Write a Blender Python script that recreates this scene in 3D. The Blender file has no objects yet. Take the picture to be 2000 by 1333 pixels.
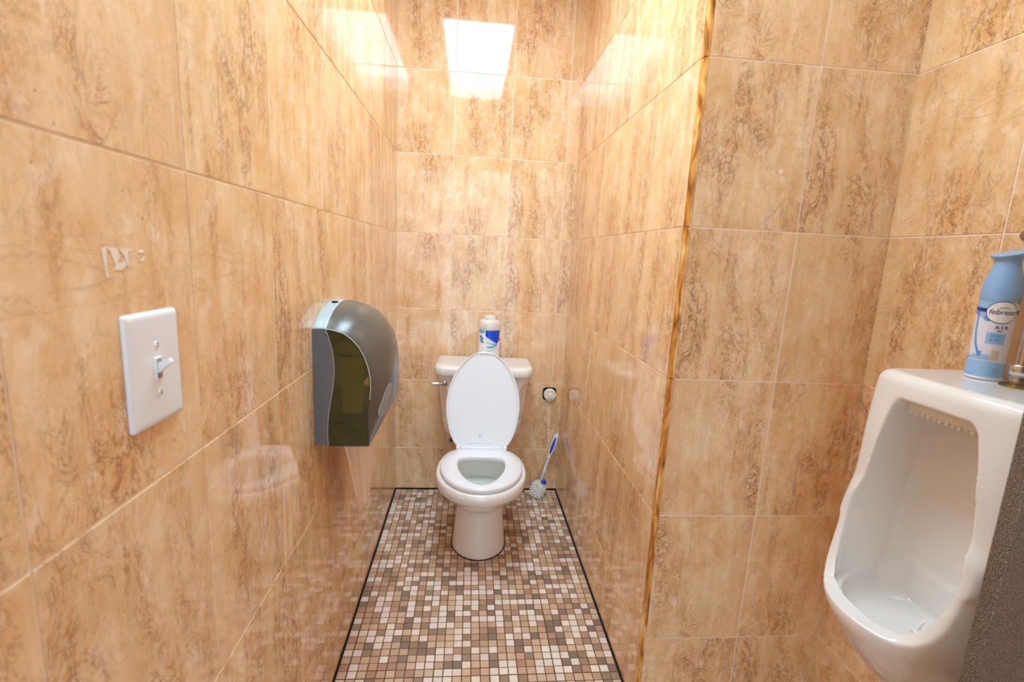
import bpy, bmesh, math, random
from mathutils import Vector, Matrix, noise
random.seed(7)
PI = math.pi
sc = bpy.context.scene
COL = sc.collection

# ------------------------------------------------------------------ camera
cam_d = bpy.data.cameras.new('camera'); cam = bpy.data.objects.new('camera', cam_d); COL.objects.link(cam)
a, b, c = -0.17615, -0.09046, 0.04851
Rz = Matrix(((math.cos(b), math.sin(b), 0), (-math.sin(b), math.cos(b), 0), (0, 0, 1)))
Rx = Matrix(((1, 0, 0), (0, math.cos(a), math.sin(a)), (0, -math.sin(a), math.cos(a))))
Ry = Matrix(((math.cos(c), 0, math.sin(c)), (0, 1, 0), (-math.sin(c), 0, math.cos(c))))
R = Ry @ Rx @ Rz
right, fwd, up = R[0], R[1], R[2]
cam.matrix_world = Matrix(((right[0], up[0], -fwd[0], 0.0), (right[1], up[1], -fwd[1], 0.0), (right[2], up[2], -fwd[2], 1.1916), (0, 0, 0, 1)))
cam_d.sensor_fit = 'HORIZONTAL'; cam_d.sensor_width = 36; cam_d.lens = 945.134 / 2000 * 36
cam_d.clip_start = 0.02
cam_d.dof.use_dof = True; cam_d.dof.focus_distance = 1.75; cam_d.dof.aperture_fstop = 5.6
sc.camera = cam

# ------------------------------------------------------------------ world, exposure
w = bpy.data.worlds.new('world'); sc.world = w; w.use_nodes = True
w.node_tree.nodes['Background'].inputs[0].default_value = (0.68, 0.89, 1.05, 1)
w.node_tree.nodes['Background'].inputs[1].default_value = 2.9
LIGHT_STRENGTH = 20.0
LIGHT_COLOR = (0.64, 0.88, 1.04, 1)
sc.view_settings.view_transform = 'Standard'; sc.view_settings.look = 'None'
sc.view_settings.exposure = 0.0; sc.view_settings.gamma = 1.0
sc.view_settings.use_curve_mapping = False
sc.cycles.max_bounces = 14; sc.cycles.diffuse_bounces = 10; sc.cycles.glossy_bounces = 6
sc.cycles.sample_clamp_indirect = 8.0

# ------------------------------------------------------------------ the room's measures (metres)
XL, XR, XK, XW = -0.3457, 0.4734, 0.4851, 0.9620
YB, YP, YR = 2.3142, 1.0692, -1.05
HC = 2.42
TW, TH, Z1 = 0.2558, 0.35, 0.2219

# ------------------------------------------------------------------ helpers
def srgb(r, g, b_):
    def f(v):
        v /= 255.0
        return v / 12.92 if v <= 0.04045 else ((v + 0.055) / 1.055) ** 2.4
    return (f(r), f(g), f(b_), 1.0)

def obj(name, bm, mats, parent=None, smooth=True, sharp=35):
    me = bpy.data.meshes.new(name)
    if parent is not None:
        bmesh.ops.transform(bm, matrix=parent.matrix_world.inverted() if parent.get('_r') else Matrix.Translation(-wloc(parent)), verts=bm.verts)
    bm.normal_update()
    bm.to_mesh(me); bm.free()
    if not isinstance(mats, (list, tuple)): mats = [mats]
    for m in mats: me.materials.append(m)
    if smooth:
        for p in me.polygons: p.use_smooth = True
        me.set_sharp_from_angle(angle=math.radians(sharp))
    o = bpy.data.objects.new(name, me); COL.objects.link(o)
    if parent is not None: o.parent = parent
    return o

def wloc(o):
    v = Vector(o.location)
    while o.parent: o = o.parent; v += Vector(o.location)
    return v

def thing(name, label, cat, loc=(0, 0, 0)):
    o = bpy.data.objects.new(name, None); COL.objects.link(o); o.location = loc
    o.empty_display_size = 0.05; o['label'] = label; o['category'] = cat
    return o

def tag(o, label, cat): o['label'] = label; o['category'] = cat; return o
def struct(o): o['kind'] = 'structure'; return o

def box(bm, lo, hi, bevel=0.0, seg=3, mi=0):
    g = bmesh.ops.create_cube(bm, size=1)
    vs = g['verts']
    for v in vs:
        v.co = Vector([lo[i] + (v.co[i] + 0.5) * (hi[i] - lo[i]) for i in range(3)])
    fs = set(f for v in vs for f in v.link_faces)
    if bevel > 0:
        r = bmesh.ops.bevel(bm, geom=list(set(e for f in fs for e in f.edges)), offset=bevel, segments=seg, profile=0.5, affect='EDGES')
        fs = set(f for f in r['faces']) | set(f for f in fs if f.is_valid)
    for f in fs:
        if f.is_valid: f.material_index = mi
    return bm

def lathe(bm, prof, center=(0, 0, 0), axis='Z', n=48, mat=None, mi=0):
    """prof: list of (r, h)"""
    rings = []
    M = mat or Matrix.Identity(4)
    if mat is None:
        if axis == 'X': M = Matrix.Rotation(PI / 2, 4, 'Y')
        if axis == 'Y': M = Matrix.Rotation(-PI / 2, 4, 'X')
        M = Matrix.Translation(center) @ M
    for r, h in prof:
        if r < 1e-6: rings.append([bm.verts.new(M @ Vector((0, 0, h)))])
        else: rings.append([bm.verts.new(M @ Vector((r * math.cos(2 * PI * k / n), r * math.sin(2 * PI * k / n), h))) for k in range(n)])
    for A, B in zip(rings, rings[1:]):
        for k in range(n):
            k2 = (k + 1) % n
            if len(A) == 1 and len(B) == 1: continue
            if len(A) == 1: f = bm.faces.new((A[0], B[k2], B[k]))
            elif len(B) == 1: f = bm.faces.new((A[k], A[k2], B[0]))
            else: f = bm.faces.new((A[k], A[k2], B[k2], B[k]))
            f.material_index = mi
    return bm

def tube(bm, pts, radii, n=14, cap=True, mi=0):
    pts = [Vector(p) for p in pts]
    if not isinstance(radii, (list, tuple)): radii = [radii] * len(pts)
    rings = []; prev = None
    for i, p in enumerate(pts):
        t = (pts[min(i + 1, len(pts) - 1)] - pts[max(i - 1, 0)]).normalized()
        if prev is None:
            u = t.orthogonal().normalized()
        else:
            u = (prev - t * prev.dot(t)).normalized()
        prev = u; v = t.cross(u)
        rings.append([bm.verts.new(p + radii[i] * (math.cos(2 * PI * k / n) * u + math.sin(2 * PI * k / n) * v)) for k in range(n)])
    for A, B in zip(rings, rings[1:]):
        for k in range(n):
            f = bm.faces.new((A[k], A[(k + 1) % n], B[(k + 1) % n], B[k])); f.material_index = mi
    if cap:
        bm.faces.new(rings[0][::-1]).material_index = mi; bm.faces.new(rings[-1]).material_index = mi
    return bm

def loft(bm, rings, closed=True, cap=True, mi=0):
    R_ = [[bm.verts.new(p) for p in r] for r in rings]
    n = len(R_[0])
    for A, B in zip(R_, R_[1:]):
        for k in range(n if closed else n - 1):
            bm.faces.new((A[k], A[(k + 1) % n], B[(k + 1) % n], B[k])).material_index = mi
    if cap:
        bm.faces.new(R_[0][::-1]).material_index = mi; bm.faces.new(R_[-1]).material_index = mi
    return bm

def interp(tab, t):
    """tab: [(t, v0, v1, ...)], smooth (catmull) interpolation"""
    if t <= tab[0][0]: return tab[0][1:]
    if t >= tab[-1][0]: return tab[-1][1:]
    for i in range(len(tab) - 1):
        if tab[i][0] <= t <= tab[i + 1][0]:
            p0 = tab[max(i - 1, 0)]; p1 = tab[i]; p2 = tab[i + 1]; p3 = tab[min(i + 2, len(tab) - 1)]
            h = p2[0] - p1[0]; s = (t - p1[0]) / h
            out = []
            for k in range(1, len(p1)):
                m1 = (p2[k] - p0[k]) / max(p2[0] - p0[0], 1e-9) * h
                m2 = (p3[k] - p1[k]) / max(p3[0] - p1[0], 1e-9) * h
                out.append((2 * s**3 - 3 * s**2 + 1) * p1[k] + (s**3 - 2 * s**2 + s) * m1 + (-2 * s**3 + 3 * s**2) * p2[k] + (s**3 - s**2) * m2)
            return tuple(out)

def remesh(bm_main, cuts, voxel, smooth_it=6, adds=()):
    """boolean cuts, then voxel remesh and smoothing, returns a bmesh"""
    tmp = []
    def mk(bm):
        bmesh.ops.recalc_face_normals(bm, faces=bm.faces)
        me = bpy.data.meshes.new('tmp'); bm.to_mesh(me); bm.free()
        o = bpy.data.objects.new('tmp', me); COL.objects.link(o); tmp.append(o); return o
    m = mk(bm_main)
    for k, ab in enumerate(adds):
        md = m.modifiers.new('a%d' % k, 'BOOLEAN'); md.operation = 'UNION'; md.object = mk(ab); md.solver = 'EXACT'
    for k, cb in enumerate(cuts):
        md = m.modifiers.new('b%d' % k, 'BOOLEAN'); md.operation = 'DIFFERENCE'; md.object = mk(cb); md.solver = 'EXACT'
    r = m.modifiers.new('r', 'REMESH'); r.mode = 'VOXEL'; r.voxel_size = voxel; r.use_smooth_shade = True
    if smooth_it:
        s = m.modifiers.new('s', 'SMOOTH'); s.factor = 0.5; s.iterations = smooth_it
    dg = bpy.context.evaluated_depsgraph_get(); dg.update()
    me = bpy.data.meshes.new_from_object(m.evaluated_get(dg))
    out = bmesh.new(); out.from_mesh(me)
    bpy.data.meshes.remove(me)
    for o in tmp:
        d = o.data; bpy.data.objects.remove(o); bpy.data.meshes.remove(d)
    for f in out.faces: f.material_index = 0
    return out

def poly2d(pts, maxlen=0.004):
    """flat polygon in (u,v) cut fine enough to be bent round a cylinder"""
    bm = bmesh.new()
    f = bm.faces.new([bm.verts.new((p[0], p[1], 0)) for p in pts])
    bmesh.ops.triangulate(bm, faces=[f])
    for _ in range(6):
        es = [e for e in bm.edges if e.calc_length() > maxlen]
        if not es: break
        bmesh.ops.subdivide_edges(bm, edges=es, cuts=1)
        bmesh.ops.triangulate(bm, faces=[f for f in bm.faces if len(f.verts) > 3])
    return bm

def text2d(s, size, shear=0.0, bold=0.0, spacing=1.0, maxlen=0.003):
    cu = bpy.data.curves.new('t', 'FONT'); cu.body = s; cu.size = size; cu.align_x = 'CENTER'; cu.align_y = 'CENTER'
    cu.shear = shear; cu.offset = bold; cu.space_character = spacing; cu.resolution_u = 4
    o = bpy.data.objects.new('t', cu); COL.objects.link(o)
    dg = bpy.context.evaluated_depsgraph_get(); dg.update()
    me = bpy.data.meshes.new_from_object(o.evaluated_get(dg))
    bm = bmesh.new(); bm.from_mesh(me)
    bpy.data.objects.remove(o); bpy.data.curves.remove(cu); bpy.data.meshes.remove(me)
    return bm

def wrap(dst, src, rfun, cx, cy, z0, th0, mi, lift, du=0, dv=0):
    """bends the flat bmesh src round the vertical axis at (cx,cy); u>0 runs to the right as seen from outside"""
    r0 = rfun(0.1)
    vm = {}
    for v in src.verts:
        u, h = v.co.x + du, v.co.y + dv
        rr = rfun(h) + lift
        th = th0 + u / r0
        vm[v] = dst.verts.new((cx + rr * math.cos(th), cy + rr * math.sin(th), z0 + h))
    for f in src.faces:
        try: dst.faces.new([vm[v] for v in f.verts]).material_index = mi
        except ValueError: pass
    src.free()

def ellipse(cx, cy, a_, b_, n=40, a0=0, a1=2 * PI):
    return [(cx + a_ * math.cos(a0 + (a1 - a0) * k / n), cy + b_ * math.sin(a0 + (a1 - a0) * k / n)) for k in range(n)]

def ring2d(cx, cy, a_, b_, wd, n=56):
    bm = bmesh.new()
    A = [bm.verts.new((cx + a_ * math.cos(2 * PI * k / n), cy + b_ * math.sin(2 * PI * k / n), 0)) for k in range(n)]
    B = [bm.verts.new((cx + (a_ - wd) * math.cos(2 * PI * k / n), cy + (b_ - wd) * math.sin(2 * PI * k / n), 0)) for k in range(n)]
    for k in range(n): bm.faces.new((A[k], A[(k + 1) % n], B[(k + 1) % n], B[k]))
    return bm

# ------------------------------------------------------------------ materials
def mat(name, col, rough=0.4, metal=0.0, spec=0.5, trans=0.0, coat=0.0, ior=1.5, sss=0.0, noise_amt=0.0, nscale=60, emit=None, estr=0):
    m = bpy.data.materials.new(name); m.use_nodes = True
    nt = m.node_tree; p = nt.nodes['Principled BSDF']
    p.inputs['Base Color'].default_value = col; p.inputs['Roughness'].default_value = rough
    p.inputs['Metallic'].default_value = metal; p.inputs['IOR'].default_value = ior
    p.inputs['Specular IOR Level'].default_value = spec
    p.inputs['Transmission Weight'].default_value = trans; p.inputs['Coat Weight'].default_value = coat
    p.inputs['Coat Roughness'].default_value = 0.05
    if sss: p.inputs['Subsurface Weight'].default_value = sss; p.inputs['Subsurface Radius'].default_value = (0.01, 0.01, 0.01)
    if emit: p.inputs['Emission Color'].default_value = emit; p.inputs['Emission Strength'].default_value = estr
    if noise_amt:
        N = nt.nodes.new; L = nt.links.new
        tc = N('ShaderNodeTexCoord'); nz = N('ShaderNodeTexNoise'); nz.inputs['Scale'].default_value = nscale; nz.inputs['Detail'].default_value = 4
        mx = N('ShaderNodeMixRGB'); mx.inputs[1].default_value = tuple(x * (1 - noise_amt) for x in col[:3]) + (1,); mx.inputs[2].default_value = tuple(min(1, x * (1 + noise_amt)) for x in col[:3]) + (1,)
        L(tc.outputs['Object'], nz.inputs['Vector']); L(nz.outputs['Fac'], mx.inputs[0]); L(mx.outputs[0], p.inputs['Base Color'])
    return m

def ramp(nt, pts, interp_='LINEAR'):
    r = nt.nodes.new('ShaderNodeValToRGB'); r.color_ramp.interpolation = interp_
    e = r.color_ramp.elements
    while len(e) < len(pts): e.new(0.5)
    for k, (pos, colr) in enumerate(pts):
        e[k].position = pos; e[k].color = colr if len(colr) == 4 else (*colr, 1)
    return r
G = lambda v: (v, v, v, 1)

def marble_tile():
    m = bpy.data.materials.new('marble_tile'); m.use_nodes = True
    nt = m.node_tree; p = nt.nodes['Principled BSDF']; N = nt.nodes.new; L = nt.links.new
    uv = N('ShaderNodeUVMap'); uv.uv_map = 'tile'
    at = N('ShaderNodeAttribute'); at.attribute_name = 'tone'
    def mapping(sx, sy, off=(0, 0, 0)):
        mp = N('ShaderNodeMapping'); mp.inputs['Scale'].default_value = (sx, sy, 1); mp.inputs['Location'].default_value = off
        L(uv.outputs[0], mp.inputs[0]); return mp
    def nz(mp, det=5, rough=0.55, dist=0.0, scale=1.0):
        n = N('ShaderNodeTexNoise'); n.inputs['Scale'].default_value = scale; n.inputs['Detail'].default_value = det
        n.inputs['Roughness'].default_value = rough; n.inputs['Distortion'].default_value = dist
        L(mp.outputs[0], n.inputs['Vector']); return n.outputs['Fac']
    def mix(f, a_, b_, blend='MIX'):
        x = N('ShaderNodeMixRGB'); x.blend_type = blend
        if isinstance(f, float): x.inputs[0].default_value = f
        else: L(f, x.inputs[0])
        for i, v in ((1, a_), (2, b_)):
            if isinstance(v, tuple): x.inputs[i].default_value = v
            else: L(v, x.inputs[i])
        return x.outputs[0]
    def rmp(src, pts):
        r = ramp(nt, pts); L(src, r.inputs[0]); return r.outputs[0]
    def math_(op, a_, b_=None):
        x = N('ShaderNodeMath'); x.operation = op
        for i, v in ((0, a_), (1, b_)):
            if v is None: continue
            if isinstance(v, (int, float)): x.inputs[i].default_value = v
            else: L(v, x.inputs[i])
        return x.outputs[0]
    cloud = nz(mapping(15, 11), 7, 0.66, 0.8)
    base = rmp(cloud, [(0.30, TILE_MID), (0.50, TILE_BASE), (0.68, TILE_LIGHT)])
    band = rmp(nz(mapping(42, 2.0, (6, 2, 0)), 4, 0.6, 0.4), [(0.35, srgb(238, 226, 212)), (0.65, srgb(255, 255, 255))])
    base = mix(0.5, base, band, 'MULTIPLY')
    # pale round blotches
    blot = rmp(nz(mapping(34, 22, (3, 1, 0)), 3, 0.5, 0.3), [(0.60, G(0)), (0.68, G(1))])
    base = mix(math_('MULTIPLY', blot, 0.40), base, TILE_CREAM)
    # broad brown upright streaks
    streak = rmp(nz(mapping(11, 2.4, (7, 5, 0)), 5, 0.62, 0.5), [(0.47, G(0)), (0.62, G(1))])
    fine = rmp(nz(mapping(125, 75, (2, 9, 0)), 6, 0.75, 0.6), [(0.44, G(0)), (0.62, G(1))])
    sm = math_('ADD', math_('MULTIPLY', streak, math_('ADD', math_('MULTIPLY', fine, 0.60), 0.22)), math_('MULTIPLY', fine, 0.12))
    base = mix(math_('MULTIPLY', sm, 0.60), base, TILE_BROWN)
    # thin upright veins inside the streaks
    v1 = nz(mapping(30, 15, (1, 4, 0)), 8, 0.74, 1.2)
    l1 = rmp(math_('ABSOLUTE', math_('SUBTRACT', v1, 0.5)), [(0.0, G(1)), (0.010, G(0.7)), (0.022, G(0))])
    l1 = math_('MULTIPLY', l1, math_('ADD', math_('MULTIPLY', streak, 0.92), 0.06))
    # rarer cracks lying across
    v2 = nz(mapping(5, 13, (11, 2, 0)), 6, 0.66, 1.4)
    l2 = rmp(math_('ABSOLUTE', math_('SUBTRACT', v2, 0.47)), [(0.0, G(1)), (0.006, G(0.6)), (0.014, G(0))])
    gate = rmp(nz(mapping(5, 9, (4, 8, 0)), 2), [(0.50, G(0)), (0.58, G(1))])
    l2 = math_('MULTIPLY', math_('MULTIPLY', l2, gate), 0.32)
    v3 = nz(mapping(11, 5, (9, 3, 0)), 9, 0.66, 1.6)
    l3 = rmp(math_('ABSOLUTE', math_('SUBTRACT', v3, 0.5)), [(0.0, G(1)), (0.004, G(0.8)), (0.010, G(0))])
    l3 = math_('MULTIPLY', l3, math_('ADD', math_('MULTIPLY', streak, 0.8), 0.22))
    veins = math_('MAXIMUM', math_('MAXIMUM', l1, l2), l3)
    base = mix(math_('MULTIPLY', veins, 0.80), base, TILE_VEIN)
    # pits
    vo = N('ShaderNodeTexVoronoi'); vo.inputs['Scale'].default_value = 1.0; L(mapping(75, 60).outputs[0], vo.inputs['Vector'])
    pit = rmp(vo.outputs['Distance'], [(0.05, G(1)), (0.12, G(0))])
    pg = rmp(nz(mapping(17, 13, (5, 5, 0)), 3), [(0.52, G(0)), (0.6, G(1))])
    base = mix(math_('MULTIPLY', math_('MULTIPLY', pit, pg), 0.7), base, TILE_VEIN)
    base = mix(1.0, base, at.outputs['Color'], 'MULTIPLY')
    L(base, p.inputs['Base Color'])
    p.inputs['Roughness'].default_value = 0.055
    p.inputs['Specular IOR Level'].default_value = 0.5; p.inputs['IOR'].default_value = 1.55
    bp = N('ShaderNodeBump'); bp.inputs['Strength'].default_value = 0.012; bp.inputs['Distance'].default_value = 0.0006
    hh = math_('SUBTRACT', nz(mapping(14, 10), 1), math_('MULTIPLY', veins, 0.25))
    L(hh, bp.inputs['Height']); L(bp.outputs[0], p.inputs['Normal'])
    return m

TILE_MID = srgb(232, 187, 136); TILE_BASE = srgb(242, 207, 163); TILE_LIGHT = srgb(249, 223, 187)
TILE_CREAM = srgb(252, 237, 215); TILE_BROWN = srgb(196, 128, 70); TILE_VEIN = srgb(116, 56, 22)
M_tile = marble_tile()
M_grout = mat('wall_grout', srgb(246, 230, 212), 0.8, noise_amt=0.08, nscale=40)
M_china = mat('glazed_china', srgb(232, 229, 226), 0.09, spec=0.6, coat=0.3)
M_china_seat = mat('seat_plastic', srgb(230, 232, 238), 0.18, spec=0.5)
M_white = mat('white_plastic', srgb(236, 236, 240), 0.3)
M_whiteg = mat('bright_white_plastic', srgb(232, 234, 240), 0.22)
M_chrome = mat('chrome', srgb(205, 205, 205), 0.16, metal=1.0)
M_brass = mat('aged_brass', srgb(150, 124, 78), 0.22, metal=1.0, noise_amt=0.2, nscale=90)
M_dark = mat('dark_rubber', srgb(40, 33, 28), 0.6)
M_black = mat('black_gap', srgb(22, 18, 15), 0.8)

# ------------------------------------------------------------------ tiled walls
def tiles(bm, org, U, V, Nn, us, vs, gap=0.0030, ch=0.0007, h=0.0012, rng=None, tone=(1, 1, 1), seedv=0):
    uvl = bm.loops.layers.uv.get('tile') or bm.loops.layers.uv.new('tile')
    cl = bm.loops.layers.float_color.get('tone') or bm.loops.layers.float_color.new('tone')
    org, U, V, Nn = map(Vector, (org, U, V, Nn))
    rr = random.Random(seedv)
    for i in range(len(us) - 1):
        for j in range(len(vs) - 1):
            u0, u1 = us[i][0], us[i + 1][0]; v0, v1 = vs[j], vs[j + 1]
            g0 = gap / 2 if us[i][1] else 0.0; g1 = gap / 2 if us[i + 1][1] else 0.0
            a0, a1, b0, b1 = u0 + g0, u1 - g1, v0 + gap / 2, v1 - gap / 2
            if a1 - a0 < 0.004 or b1 - b0 < 0.004: continue
            c0 = ch if g0 else 0; c1 = ch if g1 else 0
            tu, tv = rr.uniform(-1, 1) * 0.0010, rr.uniform(-1, 1) * 0.0010     # a tiny tilt of every tile
            um, vm_ = (a0 + a1) / 2, (b0 + b1) / 2
            def P(u, v, hh, t=True): return org + U * u + V * v + Nn * (hh + ((u - um) * tu + (v - vm_) * tv if t else 0))
            top = [(a0 + c0, b0 + ch), (a1 - c1, b0 + ch), (a1 - c1, b1 - ch), (a0 + c0, b1 - ch)]
            bot = [(a0, b0), (a1, b0), (a1, b1), (a0, b1)]
            T = [bm.verts.new(P(u, v, 0.0)) for u, v in top]
            B = [bm.verts.new(P(u, v, -ch, False)) for u, v in bot]
            D = [bm.verts.new(P(u, v, -h * 2.2, False)) for u, v in bot]
            kv = rr.randrange(5); flip = rr.random() < 0.3
            tn = rr.uniform(0.965, 1.02)
            colr = (tone[0] * tn, tone[1] * tn * rr.uniform(0.985, 1.01), tone[2] * tn * rr.uniform(0.96, 1.02), 1)
            def setf(f):
                for lp in f.loops:
                    d = lp.vert.co - org; u, v = d.dot(U) - u0, d.dot(V) - v0
                    if us[i][1] == 0 and i == 0: u = u + TW - (u1 - u0)
                    if flip: u, v = TW - u, TH - v
                    lp[uvl].uv = (u + kv * 3.17, v + kv * 1.7); lp[cl] = colr
            f = bm.faces.new(T); setf(f)
            for k in range(4):
                k2 = (k + 1) % 4
                f = bm.faces.new((B[k], B[k2], T[k2], T[k])); setf(f)
                f = bm.faces.new((D[k], D[k2], B[k2], B[k])); setf(f)

def breaks(lo, hi, first, step):
    k = math.ceil((lo - first) / step + 1e-6); out = [(lo, 0)]
    while first + k * step < hi - 1e-6:
        if first + k * step > lo + 1e-6: out.append((first + k * step, 1))
        k += 1
    return out + [(hi, 0)]
VS = [0.004, Z1] + [Z1 + k * TH for k in range(1, 7)] + [HC]

def wall(name, org, U, V, Nn, us, slab_lo, slab_hi, seedv, tone=(1, 1, 1), vs=VS):
    bm = bmesh.new(); bm.loops.layers.uv.new('tile'); bm.loops.layers.float_color.new('tone')
    tiles(bm, org, U, V, Nn, us, vs, seedv=seedv, tone=tone)
    for lo, hi in ([(slab_lo, slab_hi)] if not isinstance(slab_lo, list) else zip(slab_lo, slab_hi)):
        box(bm, lo, hi, mi=1)
    bmesh.ops.recalc_face_normals(bm, faces=[f for f in bm.faces if f.material_index == 1])
    return struct(obj(name, bm, [M_tile, M_grout], smooth=False))

g = 0.0014
# left wall: u runs away from the lens (+y), normal +x
wall('wall_left', (XL, 0, 0), (0, 1, 0), (0, 0, 1), (1, 0, 0), breaks(YR, YB, 0.3825, TW), (XL - 0.08, YR - 0.08, -0.05), (XL - g, YB + 0.08, HC), 3)
wall('wall_back', (0, YB, 0), (1, 0, 0), (0, 0, 1), (0, -1, 0), breaks(XL, XR, -0.0926, TW), (XL - g, YB + g, -0.05), (XR + g, YB + 0.08, HC), 5)
# block between the stall and the urinal bay
bm = bmesh.new(); bm.loops.layers.uv.new('tile'); bm.loops.layers.float_color.new('tone')
tiles(bm, (XR, 0, 0), (0, 1, 0), (0, 0, 1), (-1, 0, 0), breaks(YP + 0.017, YB, 1.3196, TW), VS, seedv=11)
tiles(bm, (0, YP, 0), (1, 0, 0), (0, 0, 1), (0, -1, 0), [(XK, 0), (0.7348, 1), (XW, 0)], VS, seedv=17)
box(bm, (XR + g, YP + 0.0172, -0.05), (XW + 0.08, YB + 0.08, HC), mi=1)
box(bm, (XK - g, YP + g, -0.05), (XW + 0.08, YB + 0.08, HC), mi=1)
bmesh.ops.recalc_face_normals(bm, faces=[f for f in bm.faces if f.material_index == 1])
struct(obj('wall_inner', bm, [M_tile, M_grout], smooth=False))
wall('wall_right', (XW, 0, 0), (0, 1, 0), (0, 0, 1), (-1, 0, 0), breaks(YR, YP, 0.8255, TW), (XW + g, YR - 0.08, -0.05), (XW + 0.08, YP + g, HC), 23)
# unseen wall behind the lens, its opening added to let fill light in
wall('wall_front', (0, YR, 0), (1, 0, 0), (0, 0, 1), (0, 1, 0), breaks(0.55, XW, 0.6, TW), [(0.55, YR - 0.08, -0.05), (XL - 0.08, YR - 0.08, 2.1)], [(XW + 0.08, YR - g, HC), (0.55, YR - g, HC)], 29)

# corner trim of honey marble, one length per tile row
def trim_mat():
    m = mat('honey_marble_trim', srgb(200, 140, 60), 0.12, coat=0.3)
    nt = m.node_tree; N = nt.nodes.new; L = nt.links.new; p = nt.nodes['Principled BSDF']
    tc = N('ShaderNodeTexCoord'); mp = N('ShaderNodeMapping'); mp.inputs['Scale'].default_value = (20, 20, 5)
    mp.inputs['Rotation'].default_value = (0.4, 0.3, 0)
    nz = N('ShaderNodeTexNoise'); nz.inputs['Scale'].default_value = 1.6; nz.inputs['Detail'].default_value = 7; nz.inputs['Distortion'].default_value = 2.0
    r = ramp(nt, [(0.32, srgb(120, 68, 22)), (0.42, srgb(182, 114, 42)), (0.55, srgb(216, 156, 76)), (0.70, srgb(238, 204, 142))])
    L(tc.outputs['Object'], mp.inputs[0]); L(mp.outputs[0], nz.inputs['Vector']); L(nz.outputs['Fac'], r.inputs[0]); L(r.outputs[0], p.inputs['Base Color'])
    return m
M_trim = trim_mat()
bm = bmesh.new()
for k in range(len(VS) - 1):
    z0, z1 = VS[k] + 0.001, VS[k + 1] - 0.001
    rx = XK - XR - 0.001; n = 8; rings = []
    for z in (z0, z1):
        ring = [Vector((XK - 0.001 - rx * math.cos(t), YP + 0.0165 - 0.0165 * math.sin(t), z)) for t in [PI / 2 * i / n for i in range(n + 1)]]
        ring += [Vector((XK - 0.001, YP + 0.0165, z))]
        rings.append(ring)
    loft(bm, rings)
bmesh.ops.recalc_face_normals(bm, faces=bm.faces)
struct(obj('trim_1', bm, M_trim, sharp=50))

# ------------------------------------------------------------------ mosaic floor
def mosaic_mat():
    m = bpy.data.materials.new('mosaic_tile'); m.use_nodes = True
    nt = m.node_tree; p = nt.nodes['Principled BSDF']; N = nt.nodes.new; L = nt.links.new
    at = N('ShaderNodeAttribute'); at.attribute_name = 'tone'
    tc = N('ShaderNodeTexCoord'); nz = N('ShaderNodeTexNoise'); nz.inputs['Scale'].default_value = 140; nz.inputs['Detail'].default_value = 6; nz.inputs['Roughness'].default_value = 0.7
    r = ramp(nt, [(0.3, G(0.86)), (0.7, G(1.08))]); mx = N('ShaderNodeMixRGB'); mx.blend_type = 'MULTIPLY'; mx.inputs[0].default_value = 1
    L(tc.outputs['Object'], nz.inputs['Vector']); L(nz.outputs['Fac'], r.inputs[0]); L(at.outputs['Color'], mx.inputs[1]); L(r.outputs[0], mx.inputs[2])
    L(mx.outputs[0], p.inputs['Base Color']); p.inputs['Roughness'].default_value = 0.34
    return m
M_mosaic = mosaic_mat()
M_fgrout = mat('floor_grout', srgb(104, 78, 58), 0.9, noise_amt=0.3, nscale=12)
bm = bmesh.new(); cl = bm.loops.layers.float_color.new('tone')
PX, PY, GP = 0.02705, 0.02575, 0.0022
pal = [(0.30, srgb(240, 222, 208)), (0.26, srgb(212, 180, 150)), (0.16, srgb(200, 164, 134)), (0.12, srgb(184, 144, 122)), (0.10, srgb(160, 134, 110)), (0.06, srgb(142, 118, 102))]
def floor_patch(x0, x1, y0, y1):
    i0 = math.floor((x0 + 0.314) / PX) - 1; i1 = math.ceil((x1 + 0.314) / PX) + 1
    j0 = math.floor((y0 - 1.197) / PY) - 1; j1 = math.ceil((y1 - 1.197) / PY) + 1
    prev = None
    for i in range(i0, i1):
        for j in range(j0, j1):
            sh = random.Random((i // 11) * 991 + (j // 11) * 37); ox, oy = sh.uniform(-0.0007, 0.0007), sh.uniform(-0.0007, 0.0007)
            jx, jy = random.uniform(-0.00035, 0.00035), random.uniform(-0.00035, 0.00035)
            a0 = max(x0, -0.314 + i * PX + GP / 2 + ox + jx); a1 = min(x1, -0.314 + (i + 1) * PX - GP / 2 + ox + jx)
            b0 = max(y0, 1.197 + j * PY + GP / 2 + oy + jy); b1 = min(y1, 1.197 + (j + 1) * PY - GP / 2 + oy + jy)
            if a1 - a0 < 0.003 or b1 - b0 < 0.003: continue
            r_ = random.random(); acc = 0
            for pr, colr in pal:
                acc += pr
                if r_ <= acc: break
            k = random.uniform(0.92, 1.05); colr = (colr[0] * k, colr[1] * k * random.uniform(0.97, 1.02), colr[2] * k * random.uniform(0.95, 1.04), 1)
            c_ = 0.0007
            T = [bm.verts.new(v) for v in ((a0 + c_, b0 + c_, 0), (a1 - c_, b0 + c_, 0), (a1 - c_, b1 - c_, 0), (a0 + c_, b1 - c_, 0))]
            B = [bm.verts.new(v) for v in ((a0, b0, -0.0012), (a1, b0, -0.0012), (a1, b1, -0.0012), (a0, b1, -0.0012))]
            for f in [bm.faces.new(T)] + [bm.faces.new((B[q], B[(q + 1) % 4], T[(q + 1) % 4], T[q])) for q in range(4)]:
                for lp in f.loops: lp[cl] = colr
ed = 0.0055
floor_patch(XL + ed, XR - ed, YP - 0.02, YB - ed)
floor_patch(XL + ed, XW - ed, YR + 0.002, YP - 0.024)
for lo, hi, mi in (((XL - 0.08, YR - 0.5, -0.05), (XW + 0.08, YB + 0.08, -0.0008), 1),):
    box(bm, lo, hi, mi=mi)
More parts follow.
